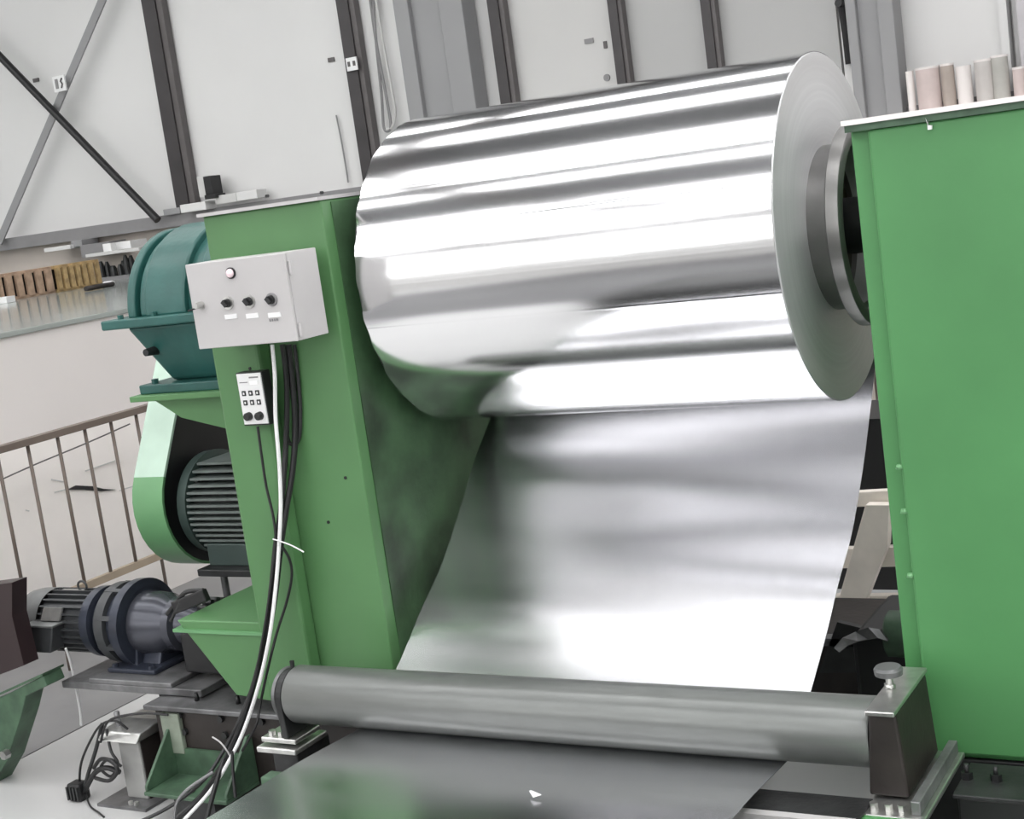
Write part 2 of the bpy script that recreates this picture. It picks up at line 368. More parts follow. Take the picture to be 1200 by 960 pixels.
for k in range(12):
    x = p.x+(q.x-p.x)*(k+.5)/12; h = random.uniform(.10, .2)
    MB().lathe([(TZ+.04, .03), (TZ+.04+h*.7, .03), (TZ+.04+h, .015)], (x, 11.3+random.uniform(-.05, .1), 0), 'z', 8).build('machine_part', DARK, t)
tag(B(p.x-.02, q.x+.25, 11.15, 11.6, 2.03, 2.06).build('grey_board', WALLG), 'pale board laid over the tray of machine parts', 'board')
onTop('paper_stack', 131, 152, 282, 297, 11.6, 'bright white paper stack on the far end of the casing', 'papers', WHITE)
onTop('white_carton', 96, 128, 283, 303, 11.7, 'pale grey carton left of the bright white papers', 'carton', SILL)
onTop('white_bottle', 122, 129, 285, 299, 11.45, 'small white bottle in front of the pale carton', 'bottle', WHITE, .08)
onTop('plastic_wrap', 52, 82, 287, 296, 11.65, 'crumpled pale plastic wrap above the crates', 'wrap', WALLW)
onTop('grey_tin', 84, 95, 281, 290, 11.7, 'small grey tin left of the pale carton', 'tin', COL)
onTop('white_strip', -6, 7, 348, 354, 9.0, 'white strip of board at left end of the crates', 'strip', WHITE, .1)
t = thing('short_tube', 'short brown tube lying on glossy top below the machine parts', 'tube', atZ(118, 340, TZ))
pp = atZ(101, 342, TZ); qq = atZ(133, 336, TZ)
MB().tube([(pp.x, pp.y, TZ+.025), (qq.x, qq.y, TZ+.025)], .022, 8).build('tube', BROWN, t)
MB().tube([(qq.x-.1, qq.y, TZ+.028), (qq.x, qq.y, TZ+.028)], .027, 8).build('end_sleeve', WHITE, t)
# grey pipe of the wall behind the gearbox
# railing at X=-6
t = thing('railing', 'brown steel railing in front of the long cream casing', 'railing', (-6, 5.8, 0))
B(-6.03, -5.97, 3.4, 6.95, 1.215, 1.25).build('top_rail', RAILM, t)
B(-6.015, -5.985, 3.4, 6.95, .38, .42).build('bottom_rail', RAILB, t)
ys = [3.52, 3.76, 4.0, 4.25, 4.48, 4.72, 4.86, 5.065, 5.265, 5.47, 5.665, 5.86, 6.056, 6.25, 6.45, 6.65, 6.85]
for k, y in enumerate(ys):
    MB().tube([(-6, y, 0 if k % 4 == 0 else .38), (-6, y, 1.22)], .0095, 8).build('baluster', RAILM, t)
tag(MB().tube(pth([(-20, 572, 4.95), (40, 545, 5.3), (100, 520, 5.65), (152, 497, 6.0)]), .004, 6).build('wire', POSTL), 'thin grey wire strung along the top of the railing', 'wire')
# ================================================================== left stand
YF = 4.10; XS = -3.055; XL = -3.575; ZT = 2.225
ls = thing('left_stand', 'tall green steel stand holding left end of the coil', 'machine stand', (-3.3, 4.7, .4))
B(XL, XS, YF, 5.32, .42, ZT).build('stand_body', GREEN_L, ls, .006)
B(XL-.004, XL+.205, 4.03, YF, .42, 1.80).build('stand_column', GREEN_L, ls, .012)
B(XS, XS+.004, YF+.055, 5.315, .43, ZT-.01).build('side_plate', GREEN_S, ls)  # added thin plate; its darker green carries the side's shade and smears
B(XL-.01, XS+.005, YF-.02, 5.34, ZT, ZT+.012).build('top_plate', BOXP, ls)
bolt(atY(312, 230, 4.08), 'y', .006, .01, ls, BLACK)
bolt(atY(376, 226, 4.08), 'y', .006, .01, ls, BLACK)
for px, py in [(385, 612), (293, 432), (405, 560)]:
    q = atY(px, py, 4.1 if px > 300 else 4.03); MB().lathe([(q.y-.003, .006), (q.y+.002, .006)], (q.x, 0, q.z), 'y', 12).build('hole_plug', BLACK, ls)
# lower left bracket box with sloping side
P4 = [atY(*p, 4.035) for p in [(207, 727), (312, 730), (318, 822), (277, 815)]]
MB().prism([(q.x, q.z) for q in P4], 'y', 4.035, 4.5).build('side_bracket', GREEN_L, ls, .005)
B(atY(207, 727, 4.05).x-.005, XL+.02, 4.025, 4.5, .700, .712).build('bracket_plate', GREEN_G, ls)
# gearbox shelf
zs = 1.59
B(-4.14, XL, 4.16, 4.95, zs-.022, zs).build('gearbox_shelf', GREEN_L, ls, .003)
g0 = [(-4.08, zs-.022), (XL, zs-.022), (XL, 1.40), (-3.95, 1.49)]
MB().prism(g0, 'y', 4.22, 4.24).build('shelf_gusset', GREEN_L, ls)
MB().prism([(4.24, zs-.022), (4.94, zs-.022), (4.9, 1.4), (4.24, 1.35)], 'x', XL-.03, XL-.005).build('shelf_web', GREEN_L, ls)
# marks on side face
# ================================================================== right stand
rs = thing('right_stand', 'tall green steel stand holding the right end of the coil', 'machine stand', (-.6, 4.7, .4))
B(-1.24, .25, 4.13, 5.3, .38, 2.215).build('stand_body', GREEN, rs, .004)
B(-1.185, .25, 4.10, 4.135, .40, 2.203).build('front_plate', GREEN, rs, .008)
B(-1.25, .26, 4.08, 5.32, 2.222, 2.236).build('top_plate', CREAM, rs); B(-1.245, .26, 4.092, 5.31, 2.203, 2.222).build('cap_flange', GREEN_D, rs)
for z in (1.25, 1.12, .93, .62):
    MB().lathe([(0, .012), (.012, .008)], (-1.19, 4.105, z), 'z', 8).build('weld_bead', GREEN_G, rs)
p = atY(1086, 138, 4.09); q = atY(1089, 152, 4.09)
MB().prism([(p.x-.004, p.z), (p.x+.001, p.z-.02), (q.x+.007, q.z+.01), (q.x+.006, q.z), (q.x-.004, q.z), (q.x-.003, q.z+.018)], 'y', 4.088, 4.10).build('paint_chip', WHITE, rs)
# ================================================================== coil
YC, ZC, R = 4.70, 1.912, .558
XA, XB = -2.985, -1.50
coil = thing('aluminium_coil', 'large shiny aluminium coil with its sheet running down to the roller', 'coil', (-2.24, YC, ZC))
NA, NX = 1400, 24
rnd = random.Random(11)
waves = [(rnd.choice([7, 9, 11, 14, 17, 21, 26, 33, 41, 57, 73]), rnd.uniform(0, 2*PI), rnd.uniform(-.35, .35)) for _ in range(16)]
def ripple(a, u):
    s = 0
    for n, ph, dx in waves:
        s += math.sin(n*a+ph+dx*u*1.2)/n**1.3
    for a0, wd, h in GROOVES:
        d = (a-a0)/wd
        if abs(d) < 4: s += h*math.exp(-d*d)
    return s
GROOVES = [(rnd.uniform(PI*.6, PI*1.12), rnd.uniform(.004, .010), rnd.choice([-1, 1])*rnd.uniform(.02, .06)) for _ in range(9)]
RA = .0042
mb = MB(); vs = []; fs = []
for k in range(NX+1):
    u = k/NX; x = XA+(XB-XA)*u
    for i in range(NA):
        a = 2*PI*i/NA; r = R+RA*ripple(a, u)
        # the outer wrap is nicked and wavy at the left edge
        xx = x+(.006*math.sin(23*a)*math.sin(7*a+1) if k == 0 else 0)
        vs.append((xx, YC+r*math.cos(a), ZC+r*math.sin(a)))
for k in range(NX):
    for i in range(NA):
        j = (i+1) % NA; fs.append((k*NA+i, k*NA+j, (k+1)*NA+j, (k+1)*NA+i))
mb.add(vs, fs, True)
mb.build('wound_roll', ALU, coil)
prof = [(XB, R-.001), (XB+.004, R-.004), (XB+.004, R-.03), (XB-.004, .47), (XB+.002, .44), (XB+.002, .25)]
MB().lathe(prof, (0, YC, ZC), 'x', 96, cap=False).build('roll_end', ENDF, coil)
MB().lathe([(XA, R-.001), (XA-.003, R-.01), (XA-.003, .28)], (0, YC, ZC), 'x', 96, cap=False).build('roll_end', ENDF, coil)
# unwound sheet: tangent at the rear underside, down to the roller, forward towards the camera
RX = (3.80, .582); RR = .098
def sheet_path():
    pts = []
    P = Vector((RX[0], RX[1]))  # roller centre (y,z)
    # common tangent: coil (under/behind) and roller (beneath): both circles lie on the same side (above-left)
    C1 = Vector((YC, ZC)); r1 = R+.004; C2 = P; r2 = RR+.002
    d = C1-C2; L = d.length; phi = math.atan2(d.y, d.x)
    # normal n pointing below/right with n·C1 + r.. : n·(C1-C2) = r2... external tangent on lower-right side
    al = math.acos((r1-r2)/L*-1) if False else math.acos((r2-r1)/L)
    nrm = Vector((math.cos(phi-al), math.sin(phi-al)))
    T1 = C1+nrm*r1; T2 = C2+nrm*r2
    a1 = math.atan2(nrm.y, nrm.x)
    for k in range(8, 0, -1):
        a = a1+k*.05; pts.append((C1.x+r1*math.cos(a), C1.y+r1*math.sin(a)))
    n = 46
    for k in range(n+1):
        t = k/n; p = T1.lerp(T2, t); sag = .075*math.sin(PI*t)
        pts.append((p.x+nrm.x*sag, p.y+nrm.y*sag))
    a2 = -PI/2-.03
    m = 8
    for k in range(1, m+1):
        a = a1+(a2-a1)*k/m; pts.append((C2.x+r2*math.cos(a), C2.y+r2*math.sin(a)))
    y, z = pts[-1]
    n = 40
    for k in range(1, n+1):
        t = k/n; pts.append((y-1.45*t, z+.05*t+.010*math.sin(PI*t)))
    return pts
sp = sheet_path(); n = len(sp); NXs = 40
vs = []; fs = []
for i, (y, z) in enumerate(sp):
    for k in range(NXs+1):
        u = k/NXs; w_ = 0
        if 8 < i < 55:
            t = (i-8)/47; e = math.sin(PI*t)
            w_ = e*(.0065*math.sin(2*PI*(2.3*t+.22*u)+3.6)+.003*math.sin(2*PI*(.7*u+.8*t)+1.2)+.002*math.sin(2*PI*(4.6*t-.5*u)))
        elif i > 62:
            t = (i-62)/(n-62); w_ = .004*math.sin(2*PI*(1.1*u+1.5*t))*min(1, t*4)
        if 8 < i < 55:
            g = .05*(u-.5)*math.sin(PI*t)*(1-t)*2; w_ -= g*.75; y2 = y+g*.65
        else: y2 = y
        vs.append((XA+(XB-XA)*u, y2-.5*w_*(0 if 8 < i < 55 else 1)-.5*(w_ if 8 < i < 55 else 0), z+w_))
for i in range(n-1):
    for k in range(NXs):
        q = i*(NXs+1)+k; fs.append((q, q+1, q+NXs+2, q+NXs+1))
o = MB().add(vs, fs, True).build('unwound_sheet', ALUS, coil)
sm = o.modifiers.new('thickness', 'SOLIDIFY'); sm.thickness = .0015; es = o.modifiers.new('edges', 'EDGE_SPLIT'); es.split_angle = .6
# core spool flange and shaft at right end
sp_ = thing('coil_spool', 'grey steel spool ring between the coil and right stand', 'spool', (-1.4, YC, ZC))
RING = mat('grey_steel_ring', (.24, .235, .23), .33, .7, noise=.1)
MB().lathe([(XB+.002, .25), (XB+.078, .25)], (0, YC, ZC), 'x', 72, cap=False).build('spool_tube', ENDF, sp_)
MB().lathe([(XB+.078, .25), (XB+.078, .318), (XB+.082, .322), (XB+.12, .322), (XB+.125, .316), (XB+.125, .285), (XB+.06, .265), (XB-.10, .262)], (0, YC, ZC), 'x', 72, cap=False).build('spool_ring', RING, sp_)
MB().lathe([(XB-.11, .262), (XB-.02, .262)], (0, YC, ZC), 'x', 60).build('spool_core', mat('rusty_core', (.05, .035, .025), .6, noise=.3), sp_)
MB().lathe([(XB-.02, .09), (-1.24, .09)], (0, YC, ZC), 'x', 32).build('shaft', BLACK, sp_)
sp2 = thing('coil_mandrel', 'dark mandrel shaft joining the coil to left stand', 'mandrel', (-3.03, YC, ZC))
MB().lathe([(XS, .2), (XA-.004, .2)], (0, YC, ZC), 'x', 32).build('mandrel', DARK, sp2)
# ================================================================== roller in front
ro = thing('deflector_roller', 'long grey roller pressing the sheet in front of both stands', 'roller', (-2.2, RX[0], RX[1]))
xl, xr = -3.245, -1.235
MB().lathe([(xl, .07), (xl, RR-.004), (xl+.006, RR), (xr-.006, RR), (xr, RR-.004), (xr, .07)], (0, *RX), 'x', 64).build('roller_barrel', ROLLER, ro)
MB().lathe([(xl-.05, .028), (xr+.02, .028)], (0, *RX), 'x', 20).build('roller_shaft', STEEL, ro)
# left bearing
lb = thing('left_roller_bearing', 'round steel bearing plate at left end of the grey roller', 'bearing', (xl-.04, 3.8, .42))
poly = [(3.8+.088*math.cos(a), .582+.088*math.sin(a)) for a in [PI*k/16 for k in range(17)]]+[(3.72, .45), (3.88, .45)]
MB().prism(poly, 'x', xl-.035, xl-.008).build('bearing_plate', DARK, lb, .004)
MB().lathe([(xl-.045, .055), (xl-.035, .065), (xl-.035, .088), (xl-.045, .092), (xl-.05, .08)], (0, 3.8, .582), 'x', 36, cap=False).build('rim', PLATE, lb)
B(xl-.13, xl+.02, 3.72, 3.86, .430, .448).build('clamp_plate', STEEL, lb, .004)
B(xl-.14, xl+.03, 3.70, 3.88, .400, .420).build('foot_plate', STEEL, lb, .004)
for dx in (-.10, -.06): bolt((xl+dx, 3.75, .447), 'z', .014, .016, lb, STEEL)
B(xl-.09, xl+.02, 3.72, 3.9, .0, .40).build('bearing_post', DARK, lb, .004)
B(xl-.012, xl+.0, 3.795, 3.805, .67, .70).build('grease_nipple', BLACK, lb)
# right bearing block
rb = thing('right_roller_bearing', 'dark bearing block with adjusting knob at right end of roller', 'bearing', (-1.18, 3.86, .4))
xb0, xb1 = -1.232, -1.155
MB().prism([(-1.245, .44), (-1.135, .44), (-1.15, .675), (-1.225, .675)], 'y', 3.70, 4.02).build('bearing_block', BROWN, rb, .008)
B(-1.228, -1.148, 3.68, 4.03, .675, .688).build('block_cap', STEEL, rb, .003)
kn = atY(1041, 786, 3.86)
MB().lathe([(.688, .010), (.722, .010)], (kn.x, 3.86, 0), 'z', 16).build('knob_screw', STEEL, rb)
MB().lathe([(.688, .016), (.70, .016)], (kn.x, 3.86, 0), 'z', 6).build('nut', STEEL, rb)
MB().lathe([(.722, .026), (.727, .038), (.742, .040), (.750, .034)], (kn.x, 3.86, 0), 'z', 28).build('knob', MOTORL, rb)
B(-1.25, -1.07, 3.60, 4.05, .415, .432).build('foot_plate', STEEL, rb, .004)
for dx, y in [(-1.215, 3.64), (-1.175, 3.64), (-1.14, 3.64), (-1.10, 3.80), (-1.10, 3.95)]:
    bolt((dx, y, .432), 'z', .012, .018, rb, STEEL)
B(-1.11, -1.085, 3.62, 4.04, .432, .47).build('side_rail', PLATE, rb, .003)
# entry table below the foreground sheet
et = thing('entry_table', 'green steel table frame beneath the foreground end of sheet', 'table', (-2.2, 3.2, 0))
B(-1.60, -1.23, 3.50, 3.53, .43, .452).build('edge_plate', BOXP, et)
B(-1.66, -1.23, 3.53, 3.68, .432, .440).build('table_plate', DARK, et)
B(-1.75, -1.085, 3.58, 3.68, .02, .43).build('cross_beam', GREEN, et, .006)
B(-1.22, -1.085, 2.3, 3.58, .02, .40).build('side_beam', GREEN, et, .006)
B(-3.3, -1.75, 3.60, 3.66, .2, .36).build('rear_beam', GREEN_D, et, .006)
B(-1.60, -1.50, 2.3, 3.56, .38, .42).build('slide_bar', BLACK, et)
B(-3.1, -3.0, 2.3, 3.6, .0, .36).build('side_beam', GREEN_D, et, .006)
p = atZ(625, 933, .517)
tag(MB().add([(p.x-.022, p.y+.016, .523), (p.x+.012, p.y-.022, .523), (p.x+.028, p.y+.0, .523), (p.x-.01, p.y+.008, .53), (p.x, p.y, .519)], [(0, 1, 2, 3), (0, 4, 1), (1, 4, 2), (2, 4, 3), (3, 4, 0)]).build('metal_scrap', WHITE), 'tiny white scrap lying on the foreground sheet', 'scrap')
# unseen dark unit, added below the frame to darken the coil's reflections
fu = thing('reflection_darkener', 'unseen dark unit added to darken reflections in the coil', 'machine', (-2.25, 1.7, 0))
B(-3.3, -1.2, .7, 2.28, 0, .50).build('unit_body', DARK, fu, .01)
B(-3.3, -3.15, .8, 2.25, .50, .74).build('side_frame', DARK, fu, .01)
B(-1.35, -1.2, .8, 2.25, .50, .74).build('side_frame', DARK, fu, .01)
MB().lathe([(-3.15, .085), (-1.35, .085)], (0, 2.1, .64), 'x', 40).build('darkener_roller', BLACK, fu)
B(-3.15, -1.35, .8, 1.98, .60, .72).build('hood', DARK, fu, .01)
# dark box right of bearing
t = thing('dark_enclosure', 'black steel box at the foot of the right stand', 'enclosure', (-.8, 3.95, 0))
B(-1.05, -.3, 3.85, 4.05, 0, .385).build('box_body', BLACK, t, .006)
B(-1.06, -.29, 3.84, 4.06, .385, .397).build('lid', DARK, t, .003)
for px in (1131, 1165):
    q = atY(px, 885, 3.95); bolt((q.x, 3.95, .397), 'z', .016, .02, t, BLACK); MB().lathe([(.41, .007), (.44, .007)], (q.x, 3.95, 0), 'z', 8).build('stud', DARK, t)
struct(B(-.05, .4, 4.06, 5.3, 0, .38).build('trim_base', DARK))
tag(B(-1.22, .22, 4.12, 5.28, 0, .379).build('stand_base', DARK, None, .005), 'dark steel base under the right green stand', 'base')
# ================================================================== left base: plates and beam
bb = thing('left_base_beam', 'dark brown base beam with bolt heads under left green stand', 'base', (-3.6, 4.6, 0))
B(-4.20, -2.9, 4.06, 5.35, .02, .378).build('beam_face', BROWN, bb, .004)
B(-4.22, -2.88, 4.02, 5.38, .378, .398).build('top_flange', PLATE, bb, .004)
for px, py in [(212, 837), (218, 857), (260, 842), (265, 861), (308, 845)]:
    q = atY(px, py, 4.06); bolt((q.x, 4.045, q.z), 'y', .014, .016, bb, DARK)
for px in (225, 273, 316):
    q = atY(px, 812, 4.08); MB().lathe([(.398, .010), (.43, .007)], (q.x, 4.1, 0), 'z', 8).build('stud', BLACK, bb)
# green brackets on front of the beam
br = thing('foot_bracket', 'dirty green channel bracket in front of the brown base beam', 'bracket', (-4.0, 3.95, 0))
B(-4.13, -3.72, 3.86, 4.055, .10, .116).build('bottom_plate', GREEN_D, br, .004)
for x in (-4.13, -3.735):
    MB().prism([(4.055, .116), (3.87, .116), (3.87, .135), (4.03, .30), (4.055, .30)], 'x', x, x+.014).build('side_plate', GREEN_D, br, .003)
B(-4.115, -3.735, 4.04, 4.055, .116, .22).build('back_plate', GREEN_D, br)
B(-4.155, -4.06, 4.035, 4.058, .20, .365).build('upright_flange', mat('pale_dirty_green', (.26, .30, .24), .5, noise=.2, scale=8), br, .004)
bolt((-3.93, 3.90, .116), 'z', .02, .02, br, GREEN_D)
B(-4.0, -3.8, 3.88, 4.05, .0, .10).build('foot_block', DARK, br)
# grey junction pedestal
pd = thing('junction_pedestal', 'grey steel post box on floor left of the green foot bracket', 'pedestal', (-4.3, 4.1, 0))
B(-4.37, -4.26, 4.0, 4.24, .012, .255).build('post_body', mat('pedestal_grey', (.36, .36, .35), .45, .1, noise=.1), pd, .006)
B(-4.262, -4.255, 4.01, 4.23, .012, .25).build('dark_side_face', BROWN, pd)  # thin dark sheet makes the right face darker than the body
mb = MB(); mb.prism([(3.97, .255), (4.27, .255), (4.25, .285), (4.12, .298), (4.0, .285)], 'x', -4.45, -4.24); mb.build('cap', STEEL, pd, .006)
B(-4.46, -4.20, 3.92, 4.26, 0, .012).build('foot_plate', PLATE, pd)
for x in (-4.30, -4.27): bolt((x, 3.945, .012), 'z', .010, .014, pd, STEEL)
MB().lathe([(.285, .012), (.345, .012), (.35, .009)], (-4.40, 4.05, 0), 'z', 12).build('stud', PLATE, pd)
# motor base table
mt = thing('mounting_table', 'grey steel plate carrying the dark gear motor', 'base', (-4.4, 4.4, 0))
B(-4.76, -4.0, 4.12, 4.70, .402, .432).build('base_plate', PLATE, mt, .004)
B(-4.60, -4.15, 4.12, 4.66, .432, .452).build('riser_plate', PLATE, mt, .004)
MB().prism([(4.16, .40), (4.6, .40), (4.5, .05), (4.26, .05)], 'x', -4.25, -4.22).build('support_web', DARK, mt)
MB().prism([(-4.70, .40), (-4.25, .40), (-4.25, .28), (-4.3, .30)], 'y', 4.3, 4.33).build('support_gusset', DARK, mt)
B(-4.45, -4.3, 4.34, 4.5, 0, .4).build('support_leg', DARK, mt)
# ================================================================== gear motor (lower left)
gy, gz = 4.36, .615
gm = thing('gear_motor', 'dark grey finned gear motor lying on the grey base plate', 'motor', (-4.6, gy, .43))
cc = (0, gy, gz)
MB().lathe([(-5.17, .0), (-5.165, .06), (-5.14, .10), (-5.10, .125), (-5.05, .134), (-4.97, .136)], cc, 'x', 40, cap=False).build('fan_cowl', MOTORL, gm)
MB().lathe([(-4.97, .118), (-4.70, .118)], cc, 'x', 40).build('motor_barrel', MOTOR, gm)
for k in range(26):
    a = 2*PI*k/26
    mb = MB(); mb.bar((-4.965, gy+.114*math.cos(a), gz+.114*math.sin(a)), (-4.71, gy+.114*math.cos(a), gz+.114*math.sin(a)), .022, .006, (0, -math.sin(a), math.cos(a)))
    # bar 'up' is tangential; the wide side must be radial
    mb = MB(); ca, sa = math.cos(a), math.sin(a); r0, r1, w2 = .112, .136, .0035
    q = [(gy+r*ca+s*w2*-sa, gz+r*sa+s*w2*ca) for r, s in ((r0, -1), (r0, 1), (r1, 1), (r1, -1))]
    mb.prism(q, 'x', -4.965, -4.71); mb.build('cooling_fin', MOTOR, gm)
MB().lathe([(-4.71, .12), (-4.705, .148), (-4.66, .150), (-4.655, .135)], cc, 'x', 44).build('flange', BLUEM, gm)
MB().lathe([(-4.66, .12), (-4.60, .125), (-4.56, .13)], cc, 'x', 44).build('neck', BLUEM, gm)
MB().lathe([(-4.60, .13), (-4.60, .168), (-4.55, .170), (-4.545, .14)], cc, 'x', 44).build('flange', MOTOR, gm)
MB().lathe([(-4.55, .15), (-4.50, .15)], cc, 'x', 44).build('neck', BLUEM, gm)
MB().lathe([(-4.50, .15), (-4.50, .182), (-4.455, .184), (-4.45, .15)], cc, 'x', 48).build('flange', BLUEM, gm)
MB().lathe([(-4.45, .135), (-4.34, .125), (-4.30, .10), (-4.29, .10), (-4.285, .112), (-4.25, .112), (-4.24, .085), (-4.20, .075), (-4.15, .05)], cc, 'x', 44).build('reducer_housing', mat('polished_dark_casting', (.075, .078, .095), .25, .4, noise=.08), gm)
for k in range(8):
    a = 2*PI*(k+.5)/8
    MB().bar((-4.60, gy+.155*math.cos(a), gz+.155*math.sin(a)), (-4.50, gy+.155*math.cos(a), gz+.155*math.sin(a)), .02, .03, (0, math.cos(a), math.sin(a))).build('rib', MOTOR, gm)
MB().prism([(gy-.12, .452), (gy+.12, .452), (gy+.09, gz), (gy-.09, gz)], 'x', -4.49, -4.44).build('foot_web', BLUEM, gm, .005)
MB().prism([(gy-.1, .452), (gy+.1, .452), (gy+.05, gz-.05), (gy-.05, gz-.05)], 'x', -4.44, -4.34).build('foot_web', BLUEM, gm, .01)
B(-4.56, -4.30, gy-.17, gy+.17, .452, .472).build('foot', BLUEM, gm, .006)
for x in (-4.53, -4.33): bolt((x, gy-.15, .472), 'z', .013, .014, gm, BLUEM)
# terminal box on the camera side, name plate, lifting eye
MB().hexa([(-4.95, gy-.19, gz-.085), (-4.85, gy-.19, gz-.085), (-4.85, gy-.11, gz-.085), (-4.95, gy-.11, gz-.085), (-4.98, gy-.18, gz+.025), (-4.82, gy-.18, gz+.025), (-4.82, gy-.11, gz+.025), (-4.98, gy-.11, gz+.025)]).build('terminal_box', MOTOR, gm, .006)
B(-4.99, -4.81, gy-.192, gy-.11, gz+.025, gz+.035).build('terminal_lid', MOTORL, gm, .003)
MB().hexa([(-4.93, gy-.140, gz+.040), (-4.82, gy-.140, gz+.040), (-4.82, gy-.130, gz+.040), (-4.93, gy-.130, gz+.040), (-4.93, gy-.112, gz+.088), (-4.82, gy-.112, gz+.088), (-4.82, gy-.102, gz+.088), (-4.93, gy-.102, gz+.088)]).build('name_plate', STEEL, gm)
MB().tube([(-4.80+.025*math.cos(t_), gy, gz+.150+.022*math.sin(t_)) for t_ in [2*PI*k/16 for k in range(17)]], .005, 8).build('lifting_eye', MOTOR, gm)
B(-4.92, -4.79, gy-.008, gy+.008, gz+.122, gz+.134).build('eye_base', STEEL, gm)
# coupling between gear motor and stand bracket
cp = thing('chain_coupling', 'black chain coupling between the gear motor and green bracket', 'coupling', (-4.1, gy, gz))
MB().lathe([(-4.15, .05), (-4.10, .05), (-4.10, .095), (-3.98, .095), (-3.98, .05), (-3.90, .05)], cc, 'x', 24).build('sprocket', BLACK, cp)
for k in range(18):
    a = 2*PI*k/18
    MB().lathe([(-4.115, .013), (-4.07, .013)], (0, gy+.10*math.cos(a), gz+.10*math.sin(a)), 'x', 8).build('chain_link', DARK, cp)
MB().prism([(-4.16, .46), (-3.92, .46), (-4.0, .60), (-4.10, .64), (-4.16, .62)], 'y', 4.22, 4.5).build('coupling_guard', BLACK, cp, .01)
p0 = atY(205, 712, 4.15); p1 = atY(242, 697, 4.15)
MB().bar(p0, p1, .05, .03, (0, 1, 0)).build('guard_arm', BLACK, cp, .006)
MB().tube(spline([atY(196, 720, 4.15), atY(207, 706, 4.15), atY(218, 694, 4.15), atY(238, 692, 4.15)]), .009, 8).build('hose', BLACK, cp)
MB().tube(spline([atY(200, 728, 4.14), atY(206, 716, 4.14), atY(212, 706, 4.14)]), .007, 8).build('hose', DARK, cp)
# ================================================================== big drive: gearbox, belt guard, main motor
gb = thing('gearbox', 'teal cast gearbox on the green shelf left of the control box', 'gearbox', (-3.9, 4.5, zs))
gyc, gzc = 4.50, 1.885
def arch(r, y=gyc, z=gzc, n=24, low=None):
    pts = [(y+r*math.cos(a)*1.0, z+r*math.sin(a)) for a in [PI*k/n for k in range(n+1)]]
    return pts
MB().prism(arch(.30), 'x', -4.05, -3.66, True).build('upper_casing', TEAL, gb, .012, 3)
for x0, x1, r in [(-4.10, -4.06, .315), (-4.00, -3.80, .325), (-3.72, -3.66, .335)]:
    MB().prism(arch(r), 'x', x0, x1, True).build('casing_rib', TEAL, gb, .010, 3)
B(-4.20, -3.62, 4.14, 4.86, gzc-.032, gzc+.004).build('split_flange', TEAL, gb, .006)
MB().hexa([(-4.02, 4.28, zs+.035), (-3.68, 4.28, zs+.035), (-3.68, 4.72, zs+.035), (-4.02, 4.72, zs+.035), (-4.12, 4.18, gzc-.03), (-3.66, 4.18, gzc-.03), (-3.66, 4.82, gzc-.03), (-4.12, 4.82, gzc-.03)]).build('lower_casing', TEAL, gb, .02, 3)
B(-4.12, -3.64, 4.20, 4.80, zs, zs+.036).build('foot', TEAL, gb, .005)
for x in (-4.06, -3.70): bolt((x, 4.23, zs+.036), 'z', .014, .018, gb, TEAL)
for x in (-4.12, -3.95, -3.72): bolt((x, 4.17, gzc+.004), 'z', .012, .016, gb, TEAL)
q = atY(177, 412, 4.2)
MB().lathe([(4.17, .014), (4.25, .020)], (q.x, 0, q.z), 'y', 10).build('drain_plug', DARK, gb)
MB().lathe([(-4.16, .05), (-4.10, .06)], (0, 4.72, 1.80), 'x', 24).build('input_shaft', DARK, gb)
# pulley guard : stadium in the Y-Z plane with open dark +X face
pg = thing('belt_guard', 'pale green rounded belt guard around the main motor pulley', 'guard', (-4.5, 4.8, 1.06))
gx0, gx1 = -4.60, -4.43
lowc, lr = (4.83, 1.040), .300
upc, ur = (5.02, 1.74), .13
def stadium(c0, r0, c1, r1, n=20):
    v = Vector(c1)-Vector(c0); L = v.length; phi = math.atan2(v.y, v.x); al = math.acos((r0-r1)/L)
    pts = []
    for k in range(n+1):
        a = phi+al+(2*PI-2*al)*k/n; pts.append((c0[0]+r0*math.cos(a), c0[1]+r0*math.sin(a)))
    for k in range(n+1):
        a = phi-al+2*al*k/n; pts.append((c1[0]+r1*math.cos(a), c1[1]+r1*math.sin(a)))
    return pts
outer = stadium(lowc, lr, upc, ur); inner = stadium(lowc, lr-.012, upc, ur-.012); N_ = len(outer)
vs = [(x, y, z) for x, ring in ((gx0, outer), (gx1, outer), (gx1, inner), (gx0, inner)) for y, z in ring]
fs = [(r*N_+i, r*N_+(i+1) % N_, ((r+1) % 4)*N_+(i+1) % N_, ((r+1) % 4)*N_+i) for r in range(4) for i in range(N_)]
zc = lambda f: sum(vs[i][2] for i in f)/4
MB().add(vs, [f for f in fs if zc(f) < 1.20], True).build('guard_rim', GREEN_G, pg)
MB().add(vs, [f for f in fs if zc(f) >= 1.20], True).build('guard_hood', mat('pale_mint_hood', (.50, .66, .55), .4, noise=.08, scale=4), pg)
MB().prism(inner, 'x', gx0, gx0+.008).build('guard_back', GREEN_G, pg)
MB().prism(inner, 'x', gx1-.022, gx1-.012).build('guard_face', BLACK, pg)
